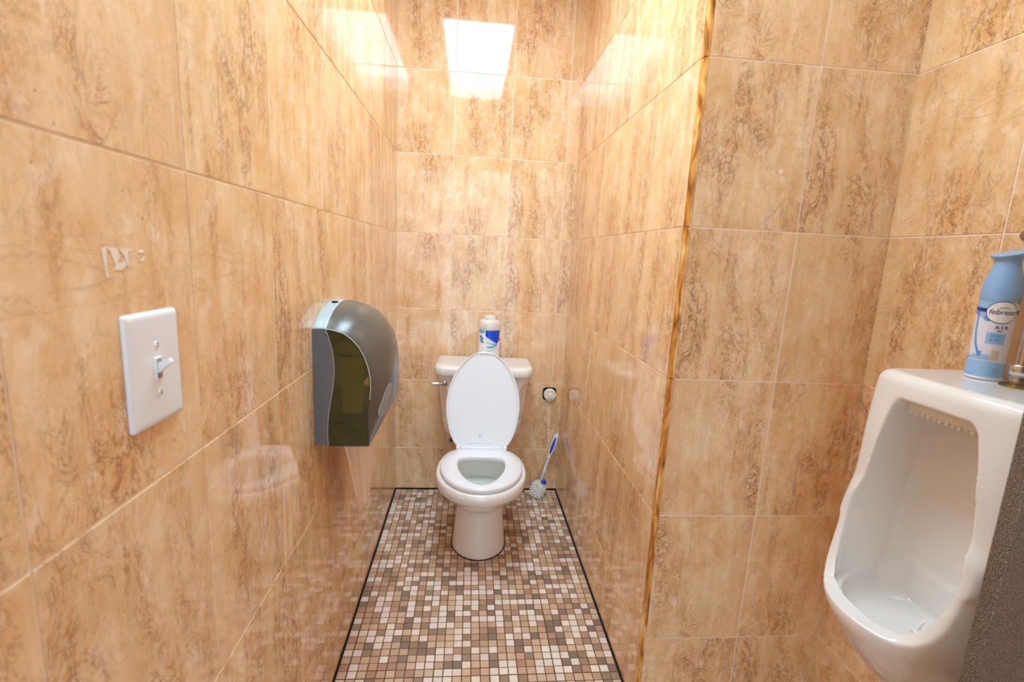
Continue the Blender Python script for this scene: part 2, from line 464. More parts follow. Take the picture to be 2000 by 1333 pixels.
# the open black joint where the floor meets the walls
for lo, hi in (((XL, YR, -0.0009), (XL + 0.0045, YB, -0.0002)), ((XR - 0.0045, YP, -0.0009), (XR, YB, -0.0002)), ((XL, YB - 0.0055, -0.0009), (XR, YB, -0.0002)), ((XL + .0002, YB - 0.0008, -0.0009), (XR, YB + .001, 0.0052)), ((XL - .001, YR + .001, -0.0009), (XL + 0.0008, YB, 0.0052)), ((XR - 0.0008, YP + .018, -0.0009), (XR + .001, YB, 0.0052))):
    box(bm, lo, hi, mi=2)
struct(obj('floor', bm, [M_mosaic, M_fgrout, M_black], smooth=False))
M_ceil = mat('ceiling_paint', srgb(225, 222, 216), 0.8, noise_amt=0.03, nscale=8)
bm = bmesh.new(); 
for lo, hi in (((XL - 0.08, YR - 0.08, HC), (XW + 0.08, 0.45, HC + 0.06)), ((XL - 0.08, 1.76, HC), (XW + 0.08, YB + 0.08, HC + 0.06)), ((XL - 0.08, 0.45, HC), (-0.20, 1.76, HC + 0.06)), ((0.20, 0.45, HC), (XW + 0.08, 1.76, HC + 0.06))): box(bm, lo, hi)
struct(obj('ceiling', bm, M_ceil, smooth=False))

# ceiling light over the entrance (its mirror image shows at the top of the back wall)
M_diff = mat('lit_diffuser', G(0.8), 0.5, emit=LIGHT_COLOR, estr=LIGHT_STRENGTH)
LX0, LX1, LY0, LY1 = -0.20, 0.20, 0.45, 1.76
t = thing('ceiling_light', 'white rectangular ceiling light panel above the stall entrance, mirrored in the tiles', 'ceiling light', ((LX0 + LX1) / 2, (LY0 + LY1) / 2, HC))
bm = bmesh.new()
DR = .10       # the diffuser sits this far up; recess added to shade the upper walls
for lo, hi in (((LX0 + .0005, LY0 + .0005, HC - .004), (LX0 + .004, LY1 - .0005, HC + DR + .012)), ((LX1 - .004, LY0 + .0005, HC - .004), (LX1 - .0005, LY1 - .0005, HC + DR + .012)), ((LX0 + .004, LY0 + .0005, HC - .004), (LX1 - .004, LY0 + .004, HC + DR + .012)), ((LX0 + .004, LY1 - .004, HC - .004), (LX1 - .004, LY1 - .0005, HC + DR + .012)), ((LX0, LY0, HC + DR + .012), (LX1, LY1, HC + DR + .02))):
    box(bm, lo, hi)
obj('frame', bm, M_white, t, smooth=False)
bm = bmesh.new(); box(bm, (LX0 + .005, LY0 + .005, HC + DR), (LX1 - .005, LY1 - .005, HC + DR + .008)); obj('diffuser', bm, M_diff, t, smooth=False)

# ------------------------------------------------------------------ toilet
TX = 0.0627
tro = thing('toilet', 'white china toilet with raised lid standing against the back wall', 'toilet', (TX, 1.95, 0))
ANG = math.radians(-1.2)
TM = Matrix.Translation((TX, 1.65, 0)) @ Matrix.Rotation(ANG, 4, 'Z') @ Matrix.Translation((0, -1.65, 0))
def tobj(name, bm, m, parent, **k):
    bmesh.ops.transform(bm, matrix=TM, verts=bm.verts)
    return obj(name, bm, m, parent, **k)
def egg(hw, yf, yb, z, n=64, ym=None, pf=2.0, pb=2.4):
    """closed outline, widest at ym; pf/pb: superellipse powers of the front and back halves"""
    ym = ym if ym is not None else yf + (yb - yf) * 0.55
    pts = []
    for k in range(n):
        t_ = 2 * PI * k / n; cx_, sy = math.cos(t_), math.sin(t_)
        pw = pf if sy < 0 else pb
        L_ = (ym - yf) if sy < 0 else (yb - ym)
        pts.append(Vector((hw * math.copysign(abs(cx_) ** (2 / pw), cx_), ym + L_ * math.copysign(abs(sy) ** (2 / pw), sy), z)))
    return pts
# bowl + pedestal: z, half width, front y, back y, widest y
bt = [(0.0, .112, 1.725, 2.13, 1.86), (.012, .110, 1.728, 2.13, 1.86), (.06, .105, 1.740, 2.12, 1.87), (.13, .097, 1.752, 2.10, 1.88), (.178, .094, 1.752, 2.08, 1.88), (.200, .102, 1.736, 2.06, 1.87),
      (.225, .120, 1.696, 2.05, 1.85), (.255, .141, 1.646, 2.04, 1.82), (.285, .158, 1.608, 2.03, 1.80), (.305, .171, 1.582, 2.03, 1.79), (.316, .1765, 1.570, 2.03, 1.79), (.335, .178, 1.566, 2.03, 1.79), (.350, .176, 1.570, 2.03, 1.79), (.356, .171, 1.577, 2.03, 1.79)]
bm = bmesh.new()
zs = sorted(set([r[0] for r in bt] + [i * 0.01 for i in range(1, 35)]))
loft(bm, [egg(*interp(bt, z)[:3], z, ym=interp(bt, z)[3], pf=2.0, pb=2.3) for z in zs])
deck = bmesh.new(); box(deck, (-.115, 1.93, .24), (.115, 2.27, .352), bevel=0.02)
cav = bmesh.new()
ct = [(.19, .030, 1.83, 1.91, 1.87), (.21, .045, 1.795, 1.915, 1.86), (.23, .062, 1.760, 1.915, 1.84), (.25, .082, 1.722, 1.912, 1.83), (.27, .100, 1.684, 1.908, 1.82), (.29, .114, 1.648, 1.902, 1.81), (.31, .122, 1.622, 1.898, 1.80), (.33, .126, 1.608, 1.895, 1.80), (.345, .126, 1.605, 1.895, 1.80), (.39, .126, 1.605, 1.895, 1.80)]
loft(cav, [egg(*interp(ct, z)[:3], z, ym=interp(ct, z)[3], pf=1.9, pb=2.8) for z in [.19 + .01 * i for i in range(21)]])
bowl = remesh(bm, [cav], 0.0035, 7, adds=[deck])
tobj('bowl', bowl, M_china, tro, sharp=80)
bm = bmesh.new()
loft(bm, [egg(.1145, 1.7215, 2.132, z, ym=1.86, pf=2.0, pb=2.3) for z in (.0003, .0022)])
o = tobj('base_seal', bm, mat('grimy_seal', srgb(66, 48, 34), .8), tro); o['label'] = 'dark grimy seal line'
M_water = mat('bowl_water', srgb(214, 224, 216), 0.03, spec=0.6, coat=0.5)
bm = bmesh.new(); r = egg(.0945, 1.695, 1.911, .262, ym=1.82, pf=1.9, pb=2.8)
bm.faces.new([bm.verts.new(v) for v in r]); tobj('water', bm, M_water, tro)
# seat ring
def ringmesh(out, inn, z0, z1, edge=0.007):
    bm = bmesh.new(); n = len(out); rings = []
    cen = sum(out, Vector()) / n
    for k in range(n):
        O, I = out[k], inn[k]; d = (O - I).normalized(); wd = (O - I).length
        prof = [(I, z0 + .003)]
        def pt(s, z): return Vector((I.x + d.x * s, I.y + d.y * s, z))
        e = edge
        ring = [pt(0.002, z0), pt(0, z0 + .004), pt(0, z1 - e), pt(e * .3, z1 - e * .3), pt(e, z1), pt(wd * .5, z1 + .0015), pt(wd - e, z1), pt(wd - e * .3, z1 - e * .3), pt(wd, z1 - e), pt(wd, z0 + .003), pt(wd - .002, z0)]
        rings.append(ring)
    V_ = [[bm.verts.new(p) for p in r] for r in rings]
    m_ = len(V_[0])
    for k in range(n):
        A, B = V_[k], V_[(k + 1) % n]
        for q in range(m_): bm.faces.new((A[q], B[q], B[(q + 1) % m_], A[(q + 1) % m_]))
    bmesh.ops.recalc_face_normals(bm, faces=bm.faces); return bm
so = egg(.160, 1.578, 1.995, 0, 96, ym=1.79, pf=2.05, pb=1.75)
si = egg(.093, 1.618, 1.862, 0, 96, ym=1.80, pf=1.75, pb=3.0)
seat = tobj('seat', ringmesh(so, si, .357, .377), M_china_seat, tro, sharp=60)
bm = bmesh.new(); box(bm, (-.088, 1.930, .357), (.088, 1.976, .386), bevel=.006); tobj('hinge_block', bm, M_china_seat, seat)
for s in (-1, 1):
    bm = bmesh.new(); box(bm, (s * .098 - .0095, 1.928, .357), (s * .098 + .0095, 1.982, .389), bevel=.006); tobj('hinge', bm, M_china_seat, seat)
# raised lid: flat egg leaning on the tank lid, its underside turned to the lens
hw = [(0, .108), (.015, .119), (.05, .138), (.10, .152), (.16, .160), (.22, .155), (.27, .141), (.31, .122), (.345, .097), (.372, .068), (.388, .040), (.396, .016), (.3975, 0)]
LM = Matrix.Translation((0, 1.953, .380)) @ Matrix.Rotation(math.radians(78.5), 4, 'X') @ Matrix.Diagonal((.985, 1.022, 1, 1))    # local: u=x, v=y up the lid, w=z out to the front (before the turn)
def lid_outline(sc_=1.0, inset=0.0):
    pts = []
    vs_ = [0, .004, .015, .03, .05, .075, .10, .13, .16, .19, .22, .245, .27, .29, .31, .33, .345, .36, .372, .381, .388, .393, .396, .3972]
    for v in vs_: pts.append((max(0.0, interp(hw, v)[0] - inset), v + (inset if v < .01 else (-inset if v > .39 else 0)) ))
    return [(u, v) for u, v in pts] + [(-u, v) for u, v in reversed(pts)]
bm = bmesh.new()
def LP(u, v, w_): return LM @ Vector((u, v, w_))
rings = []
for inset, w_ in ((.010, -.0105), (.003, -.0085), (0, -.004), (0, .0035), (.0025, .0062), (.0065, .0062), (.010, .0035), (.018, .0028)):
    rings.append([LP(u, v, w_) for u, v in lid_outline(inset=inset)])
loft(bm, rings)
bmesh.ops.recalc_face_normals(bm, faces=bm.faces)
lid = tobj('lid', bm, M_china_seat, tro, sharp=50)
M_mark = mat('grey_mark', srgb(150, 152, 158), 0.5)
bm = bmesh.new()
for (u0, u1, v0, v1) in ((-.010, .006, .040, .0415), (-.008, -.002, .0435, .045), (0, .005, .0435, .045)):
    bm.faces.new([bm.verts.new(LP(u - .006, v, .0032)) for u, v in ((u0, v0), (u1, v0), (u1, v1), (u0, v1))])
arc = [(-.011 * math.cos(t_) - .001, .0465 + .009 * math.sin(t_)) for t_ in [PI * .1 + PI * .62 * i / 10 for i in range(11)]]
arc2 = [(-.0095 * math.cos(t_) - .001, .0465 + .0072 * math.sin(t_)) for t_ in [PI * .1 + PI * .62 * i / 10 for i in range(11)]]
bm.faces.new([bm.verts.new(LP(u - .006, v, .0032)) for u, v in arc + arc2[::-1]])
o = tobj('emblem', bm, M_mark, lid, smooth=False); o['label'] = 'small grey emblem'
bm = bmesh.new(); tube(bm, [LP(0, .018, -.004) + Vector((s * .05, 0, 0)) for s in (-1, 1)], .008); tobj('hinge_bar', bm, M_china_seat, lid)
# tank: rounded D section, tapering downward, scooped corner facets
def dsec(hw_, yf, yb, z, bulge, r=.03, n=10):
    pts = []
    def corner(cx_, cy_, a0, rr): return [Vector((cx_ + rr * math.cos(a0 + PI / 2 * i / n), cy_ + rr * math.sin(a0 + PI / 2 * i / n), z)) for i in range(n + 1)]
    pts += corner(hw_ - .012, yb - .012, 0, .012)
    pts += corner(-hw_ + .012, yb - .012, PI / 2, .012)
    fr = corner(-hw_ + r, yf + r, PI, r) + [Vector((-hw_ + r + (2 * hw_ - 2 * r) * i / 16, yf, z)) for i in range(1, 16)] + corner(hw_ - r, yf + r, 1.5 * PI, r)
    for v in fr:
        k = max(0, 1 - (v.x / hw_) ** 2)
        pts.append(Vector((v.x, v.y - bulge * k * (1 if v.y < yf + r * .99 else 0), z)))
    return pts
tkt = [(.362, .166, 2.125, .010), (.372, .172, 2.118, .012), (.45, .183, 2.105, .016), (.55, .196, 2.094, .020), (.655, .207, 2.086, .022)]
bm = bmesh.new()
tank_rings = [dsec(interp(tkt, z)[0], interp(tkt, z)[1], 2.292, z, interp(tkt, z)[2], r=.045) for z in [.362, .366, .372, .40, .43, .46, .50, .54, .58, .62, .64, .655]]
loft(bm, tank_rings)
# the two shield-shaped corner facets
tank_bm = bm
for s in (-1, 1):
    fc = bmesh.new()
    pr = [(.43, .0), (.47, .012), (.52, .019), (.57, .022), (.605, .017), (.625, 0)]
    rr = []
    for z, d in pr:
        x0 = s * (interp(tkt, z)[0] - .002); y0 = interp(tkt, z)[1]
        rr.append([Vector((x0 + s * .01, y0 - .03, z)), Vector((x0 + s * .01, y0 + .05, z)), Vector((x0 - s * .002 - s * d * .15, y0 + .045, z)), Vector((x0 - s * (.014 + d * .9), y0 + .008 - d * .25, z)), Vector((x0 - s * (.02 + d * 1.5), y0 - .03, z))])
    loft(fc, rr)
    bmesh.ops.recalc_face_normals(fc, faces=fc.faces)
    if s == -1: cutL = fc
    else: cutR = fc
tk = remesh(tank_bm, [cutL, cutR], 0.0035, 4)
tank = tobj('tank', tk, M_china, tro, sharp=80)
bm = bmesh.new()
lr = []
for z, ins in ((.6555, .010), (.657, .003), (.664, 0), (.685, 0), (.695, .004), (.7005, .012), (.702, .024), (.702, .06)):
    lr.append(dsec(.2215 - ins, 2.066 + ins, 2.299 - ins * .6, z, .024 * (1 - ins * 4), r=max(.012, .048 - ins)))
loft(bm, lr); bmesh.ops.recalc_face_normals(bm, faces=bm.faces)
tobj('tank_lid', bm, M_china, tro, sharp=60)
# flush lever
bm = bmesh.new()
lathe(bm, [(0, -.006), (.011, -.006), (.0125, -.002), (.0125, .004), (.008, .008), (0, .009)], mat=Matrix.Translation((-.172, 2.083, .618)) @ Matrix.Rotation(PI / 2, 4, 'X'), n=24)
tube(bm, [(-.172, 2.072, .618), (-.186, 2.066, .621), (-.205, 2.064, .622), (-.226, 2.064, .621), (-.232, 2.065, .620)], [.006, .0065, .007, .0075, .003])
obj_l = tobj('flush_lever', bm, M_chrome, tro); obj_l['label'] = 'chrome flush lever'
# supply hose and stop beside the bowl
bm = bmesh.new(); tube(bm, [(-.098, 2.18, .364), (-.102, 2.18, .345), (-.118, 2.20, .325), (-.138, 2.235, .300), (-.145, 2.26, .290)], .0055)
hs = tobj('supply_hose', bm, mat('red_brown_hose', srgb(140, 78, 58), 0.5), tro); hs['label'] = 'reddish supply hose'
bm = bmesh.new(); tube(bm, [(-.145, YB - .004, .288), (-.147, 2.262, .286)], .009); tube(bm, [(-.147, 2.27, .286), (-.153, 2.235, .280)], [.012, .010])
tobj('stop_valve', bm, M_chrome, tro)

# ------------------------------------------------------------------ wipes canister on the tank
cx, cy, cz = 0.0935, 2.215, .7025
t = thing('wipes_canister', 'white wipes canister with blue label standing on the toilet tank lid', 'canister', (cx, cy, cz))
bm = bmesh.new(); Rc = .0500
rfun = lambda h: Rc
lathe(bm, [(0, 0), (.046, 0), (Rc, .004), (Rc, .146), (Rc - .0015, .149), (0, .149)], (cx, cy, cz))
obj('canister_body', bm, mat('canister_white', srgb(222, 226, 232), 0.3), t)
bm = bmesh.new()
lathe(bm, [(Rc + .0005, .1495), (Rc + .0012, .153), (Rc + .0008, .178), (Rc - .004, .186), (.034, .192), (.030, .1925), (.029, .204), (.026, .209), (.010, .2115), (0, .212)], (cx, cy, cz))
obj('cap', bm, mat('translucent_cap', srgb(226, 222, 216), 0.35, sss=0.3), t)
bm = bmesh.new(); th = -PI / 2
B = [mat('label_pale', srgb(205, 226, 240), 0.3), mat('label_sky', srgb(86, 186, 226), 0.3), mat('label_blue', srgb(0, 70, 214), 0.3), mat('label_teal', srgb(24, 132, 190), 0.3), mat('label_red', srgb(190, 40, 70), 0.3), mat('label_white', srgb(238, 242, 246), 0.3)]
wrap(bm, poly2d([(-.072, .02), (.070, .02), (.070, .147), (-.072, .147)], .008), rfun, cx, cy, cz, th, 5, .0004)
wrap(bm, poly2d([(-.060, .132), (-.024, .132), (-.024, .146), (-.060, .146)]), rfun, cx, cy, cz, th, 1, .0007)
wrap(bm, poly2d([(-.019, .146), (.060, .146), (.052, .100), (.040, .084), (.010, .102), (-.019, .120)]), rfun, cx, cy, cz, th, 2, .0008)
for k, (a0, a1) in enumerate(((.116, .108), (.103, .098), (.092, .088))):
    wrap(bm, poly2d([(-.018, a0), (.040, .083 - k * .002), (.040, .079 - k * .002), (-.010, a1)]), rfun, cx, cy, cz, th, (1, 0, 3)[k], .0009)
wrap(bm, poly2d([(-.012, .072), (.034, .078), (.020, .066), (-.006, .064)]), rfun, cx, cy, cz, th, 1, .0009)
wrap(bm, poly2d([(-.020, .050), (.020, .060), (.036, .076), (.040, .070), (.030, .056), (-.010, .046)]), rfun, cx, cy, cz, th, 0, .0009)
for x0, z0, x1, z1 in ((-.052, .112, -.036, .120), (-.046, .104, -.028, .111), (-.050, .094, -.030, .101), (-.042, .087, -.026, .092)):
    wrap(bm, poly2d([(x0, z0), (x1, z0), (x1, z1), (x0, z1)]), rfun, cx, cy, cz, th, 3, .0009)
wrap(bm, poly2d(ellipse(.056, .104, .010, .007)), rfun, cx, cy, cz, th, 4, .0012)
obj('label', bm, B, t, smooth=True)

# ------------------------------------------------------------------ capped pipe stub in the back wall
t = thing('pipe_cap', 'white threaded pipe cap in a square hole of the back wall, right of the toilet', 'pipe cap', (.410, YB, .515))
bm = bmesh.new()
hole = [(.410 + .034 * math.copysign(abs(math.cos(q)) ** .45, math.cos(q)), .516 + .033 * math.copysign(abs(math.sin(q)) ** .45, math.sin(q))) for q in [2 * PI * k / 40 for k in range(40)]]
loft(bm, [[Vector((x, YB - .0008, z)) for x, z in hole], [Vector((.410 + (x - .410) * .96, YB - .0016, .516 + (z - .516) * .96)) for x, z in hole]])
o = obj('wall_opening', bm, M_black, t); o['label'] = 'dark ragged hole edge'
M_plug = mat('chalky_plug', srgb(240, 234, 222), 0.6, noise_amt=0.18, nscale=120)
bm = bmesh.new()
lathe(bm, [(0, -.002), (.0300, -.002), (.0305, .006), (.0285, .008), (.0300, .010), (.0285, .012), (.0298, .014), (.027, .017), (.022, .018), (.0215, .014), (0, .014)], mat=Matrix.Translation((.4115, YB - .001, .513)) @ Matrix.Rotation(PI / 2, 4, 'X'), n=36)
obj('threaded_cap', bm, M_plug, t)
bm = bmesh.new(); box(bm, (.399, YB - .026, .499), (.423, YB - .013, .523), bevel=.002); obj('square_nut', bm, M_plug, t)

# ------------------------------------------------------------------ toilet brush leaning in the corner
p0, p1 = Vector((.367, 2.235, .040)), Vector((.4585, 2.283, .318))
ax = (p1 - p0).normalized()
t = thing('toilet_brush', 'white and blue toilet brush leaning in the corner right of the toilet', 'toilet brush', (.367, 2.235, 0))
side = ax.cross(Vector((0, 1, 0))).normalized(); q_ = Matrix((side, ax.cross(side), ax)).transposed().to_4x4(); QM = Matrix.Translation(p0) @ q_
Ltot = (p1 - p0).length
M_bw = mat('brush_white', srgb(226, 230, 238), 0.3); M_blue = mat('brush_blue', srgb(30, 62, 190), 0.35)
bm = bmesh.new()
lathe(bm, [(0, .0), (.0062, .0), (.0062, .090), (.0075, .092), (.0075, .098), (.0066, .100), (.0078, .168), (.0105, .172), (.0075, .176), (.0085, .182), (.0135, .205), (.0152, .235), (.0142, .262), (.0098, .285), (.004, Ltot + .003), (0, Ltot + .004)], mat=QM, n=20)
obj('handle', bm, M_bw, t)
bm = bmesh.new()
cam_dir = Vector((-.35, -.93, .1)); v_ = (cam_dir - ax * cam_dir.dot(ax)).normalized(); u_ = ax.cross(v_)
for k in range(13):
    pass
gr = []
for i in range(14):
    s = i / 13; h_ = .192 + s * .085; wgt = .0068 * math.sin(PI * min(.97, max(.03, s))) ** .5
    rr = interp([(.18, .008), (.205, .0135), (.235, .0152), (.262, .0142), (.285, .0098)], h_)[0]
    gr.append([p0 + ax * h_ + v_ * (rr + .0012 - (j / 6 - .5) ** 2 * .0035) + u_ * ((j / 6 - .5) * 2 * wgt) for j in range(7)])
V_ = [[bm.verts.new(p) for p in r] for r in gr]
for A, B2 in zip(V_, V_[1:]):
    for j in range(6): bm.faces.new((A[j], A[j + 1], B2[j + 1], B2[j]))
o = obj('grip_inlay', bm, M_blue, t); o['label'] = 'blue grip inlay'
bm = bmesh.new(); bmesh.ops.create_icosphere(bm, subdivisions=3, radius=.0135, matrix=Matrix.Translation(p0 + ax * .048 + Vector((.014, -.010, -.004)))); o = obj('rim_scrubber', bm, M_blue, t); o['label'] = 'blue scrubber ball'
bm = bmesh.new(); rb = random.Random(4)
M_bri = mat('bristles', srgb(250, 248, 242), 0.7, noise_amt=0.12, nscale=300)
bmesh.ops.create_icosphere(bm, subdivisions=3, radius=.020, matrix=Matrix.Translation(p0))
for k in range(120):
    ph = math.acos(1 - 2 * (k + .5) / 120); th_ = PI * (1 + 5 ** .5) * k
    d = Vector((math.cos(th_) * math.sin(ph), math.sin(th_) * math.sin(ph), math.cos(ph)))
    L_ = .0395 * rb.uniform(.92, 1.04) * (1 + .22 * abs(d.dot(ax)))
    end = p0 + d * L_; end.z = max(end.z, .002)
    s_ = (d + Vector((rb.uniform(-.15, .15), rb.uniform(-.15, .15), rb.uniform(-.15, .15)))).normalized()
    tube(bm, [p0 + d * .016, p0 + d * .028, end], [.0020, .0034, .0044], n=7)
obj('brush_head', bm, M_bri, t, sharp=50)

# ------------------------------------------------------------------ light switch on the left wall
YS, ZS = .5485, 1.0505
t = thing('light_switch', 'white toggle light switch on the left wall under the scraps of tape', 'light switch', (XL, YS, ZS))
bm = bmesh.new()
pl = []
for d, ins in ((0.0004, 0), (.0035, 0.0002), (.0052, .0016), (.0064, .0045), (.0066, .0075)):
    hy, hz = .0438 - ins, .0625 - ins; r_ = max(.0015, .004 - ins * .4); ring = []
    for qx, qy, a0 in ((1, 1, 0), (-1, 1, 90), (-1, -1, 180), (1, -1, 270)):
        for i in range(5):
            an = math.radians(a0 + 22.5 * i); ring.append(Vector((XL + d, YS + qx * (hy - r_) + r_ * math.cos(an), ZS + qy * (hz - r_) + r_ * math.sin(an))))
    pl.append(ring)
loft(bm, pl); bmesh.ops.recalc_face_normals(bm, faces=bm.faces)
plate = obj('plate', bm, M_whiteg, t, sharp=60)
bm = bmesh.new(); box(bm, (XL + .0055, YS - .0055, ZS - .0125), (XL + .0082, YS + .0055, ZS + .0125), bevel=.0008); box(bm, (XL + .0075, YS - .0040, ZS - .0112), (XL + .00835, YS + .0040, ZS + .0112), mi=1); obj('toggle_collar', bm, [M_white, mat('slot_grey', srgb(150, 138, 130), .5)], plate)
bm = bmesh.new()
TMx = Matrix.Translation((XL + .006, YS, ZS)) @ Matrix.Rotation(math.radians(-32), 4, 'Y')
def tb(x, hy, hz, z=0): return [TMx @ Vector((x, sy_ * hy, z + sz_ * hz)) for sy_, sz_ in ((-1, -1), (1, -1), (1, 1), (-1, 1))]
loft(bm, [tb(-.002, .0036, .0060), tb(.003, .0036, .0050), tb(.010, .0034, .0036), tb(.0165, .0032, .0031), tb(.0180, .0025, .0024)])
bmesh.ops.recalc_face_normals(bm, faces=bm.faces)
bmesh.ops.bevel(bm, geom=bm.edges[:], offset=.0007, segments=2, affect='EDGES')
obj('toggle', bm, M_white, t)
for s in (-1, 1):
    bm = bmesh.new()
    lathe(bm, [(0, 0), (.0036, 0), (.0034, .0009), (.0022, .0015), (0, .0017)], mat=Matrix.Translation((XL + .0066, YS, ZS + s * .0265)) @ Matrix.Rotation(PI / 2, 4, 'Y'), n=20)
    box(bm, (XL + .0078, YS - .0004, ZS + s * .0265 - .003), (XL + .00845, YS + .0004, ZS + s * .0265 + .003), mi=1)
    obj('screw', bm, [M_white, M_dark], t)

# torn scraps of tape above it
bm = bmesh.new()
def scrap(pts):
    A = [bm.verts.new((XL + .0006, y, z)) for y, z in pts]; B2 = [bm.verts.new((XL + .0002, y, z)) for y, z in pts]
    bm.faces.new(A); n = len(pts)
    for k in range(n): bm.faces.new((A[k], B2[k], B2[(k + 1) % n], A[(k + 1) % n]))
scrap([(.4905, 1.1795), (.4975, 1.1805), (.4965, 1.170), (.4955, 1.160), (.4985, 1.1535), (.4945, 1.1515), (.4930, 1.163)])
scrap([(.4975, 1.1805), (.512, 1.1800), (.514, 1.1725), (.5105, 1.1655), (.5185, 1.1655), (.520, 1.170), (.5225, 1.163), (.5175, 1.1585), (.5055, 1.1585), (.5075, 1.164), (.5035, 1.172), (.502, 1.177)])
scrap([(.5145, 1.1795), (.5315, 1.1795), (.5305, 1.1765), (.5265, 1.177), (.5265, 1.162), (.5235, 1.1615), (.5215, 1.172), (.5165, 1.176)])
scrap([(.540, 1.1755), (.547, 1.1785), (.552, 1.1775), (.548, 1.1745)])
scrap([(.541, 1.169), (.546, 1.1675), (.549, 1.1705), (.553, 1.171), (.548, 1.1660), (.542, 1.1665)])
o = obj('tape_scraps', bm, mat('torn_tape', srgb(238, 226, 212), 0.6), smooth=False)
tag(o, 'torn white tape scraps stuck on the left wall above the light switch', 'tape')

# ------------------------------------------------------------------ paper towel dispenser on the left wall
Y0, Y1 = 1.090, 1.405
t = thing('towel_dispenser', 'smoky grey paper towel dispenser mounted on the left wall', 'towel dispenser', (XL, (Y0 + Y1) / 2, .74))
# profile (depth from wall, z) at the end and at the middle of the dispenser
near = [(.030, 1.010), (.045, 1.008), (.067, 1.002), (.086, .988), (.100, .972), (.112, .951), (.121, .925), (.1255, .900), (.1265, .875), (.1245, .850), (.121, .826), (.120, .800), (.121, .770), (.122, .752), (.1215, .738)]
mid = [(.030, 1.060), (.050, 1.058), (.080, 1.050), (.108, 1.036), (.130, 1.013), (.147, .985), (.157, .950), (.161, .915), (.163, .880), (.163, .850), (.162, .825), (.159, .806), (.146, .788), (.133, .765), (.124, .738)]
def sect(y):
    s = (y - Y0) / (Y1 - Y0); k = max(0.0, math.sin(PI * s)) ** .62
    kz = max(0.0, math.sin(PI * min(1, max(0, s)))) ** .75
    return [(a_[0] + (b_[0] - a_[0]) * k, a_[1] + (b_[1] - a_[1]) * kz) for a_, b_ in zip(near, mid)]
YSs = [Y0, Y0 + .002, Y0 + .006, Y0 + .012, Y0 + .02, Y0 + .03, Y0 + .045, Y0 + .065, Y0 + .09, Y0 + .12, Y0 + .1575, Y0 + .195, Y0 + .225, Y0 + .25, Y0 + .27, Y0 + .285, Y0 + .295, Y0 + .303, Y0 + .309, Y1 - .002, Y1]
M_smoke = mat('smoky_cover', srgb(92, 86, 80), 0.26, spec=0.5, noise_amt=0.1, nscale=500)
M_house = mat('housing_grey', srgb(100, 100, 103), 0.38, noise_amt=0.08, nscale=600)
M_house_lit = mat('housing_grey_lit', srgb(170, 184, 188), 0.25)
bm = bmesh.new()
R_ = [[Vector((XL + d, y, z)) for d, z in sect(y)] for y in YSs]
I_ = [[Vector((XL + max(.028, d - .004), min(max(y, Y0 + .004), Y1 - .004), z - (.004 if d < .12 else 0) + (0.0 if z > .745 else .004))) for d, z in sect(y)] for y in YSs]
VO = [[bm.verts.new(p) for p in r] for r in R_]; VI = [[bm.verts.new(p) for p in r] for r in I_]
for Vv, fl in ((VO, 0), (VI, 1)):
    for A, B2 in zip(Vv, Vv[1:]):
        for k in range(len(A) - 1):
            f_ = (A[k], B2[k], B2[k + 1], A[k + 1]); bm.faces.new(f_[::-1] if fl else f_)
for E_ in (0, -1):
    for k in range(len(near) - 1): bm.faces.new((VO[E_][k], VO[E_][k + 1], VI[E_][k + 1], VI[E_][k]))
for k_ in (0, -1):
    for i in range(len(VO) - 1): bm.faces.new((VO[i][k_], VO[i + 1][k_], VI[i + 1][k_], VI[i][k_]))
bmesh.ops.recalc_face_normals(bm, faces=bm.faces)
cover = obj('cover', bm, M_smoke, t, sharp=40)
# rear housing: slab with the same arched top
bm = bmesh.new(); rings = []
for y in YSs:
    zt_ = sect(y)[0][1]; y_ = y
    rings.append([Vector((XL + .0004, y_, .738)), Vector((XL + .0004, y_, zt_ - .0005)), Vector((XL + .004, y_, zt_ + .0004)), Vector((XL + .027, y_, zt_ + .0004)), Vector((XL + .0295, y_, zt_ - .0012)), Vector((XL + .0295, y_, .738))])
loft(bm, rings); bmesh.ops.recalc_face_normals(bm, faces=bm.faces)
for f in bm.faces:
    if f.normal.z > .35: f.material_index = 1  # paler grey on top: the light it reflects is put into the colour
housing = obj('housing', bm, [M_house, M_house_lit], t, sharp=40)
# floor plate of the dispenser with a toothed tear bar
bm = bmesh.new(); rings = []
for y in YSs:
    d = sect(y)[-1][0]; rings.append([Vector((XL + .029, y, .7365)), Vector((XL + d - .0005, y, .7365)), Vector((XL + d - .0005, y, .741)), Vector((XL + .029, y, .741))])
loft(bm, rings); bmesh.ops.recalc_face_normals(bm, faces=bm.faces); obj('bottom_plate', bm, M_dark, t)
bm = bmesh.new()
for k in range(46):
    x = XL + .030 + k * .0020
    for yy in (Y0 + .0005,):
        vs_ = [bm.verts.new(v) for v in ((x, yy, .7368), (x + .0019, yy, .7368), (x + .00095, yy, .7345), (x, yy + .0012, .7368), (x + .0019, yy + .0012, .7368), (x + .00095, yy + .0012, .7345))]
        bm.faces.new((vs_[0], vs_[1], vs_[2])); bm.faces.new((vs_[3], vs_[5], vs_[4])); bm.faces.new((vs_[0], vs_[2], vs_[5], vs_[3])); bm.faces.new((vs_[1], vs_[4], vs_[5], vs_[2])); bm.faces.new((vs_[0], vs_[3], vs_[4], vs_[1]))
obj('tear_teeth', bm, M_dark, t, smooth=False)
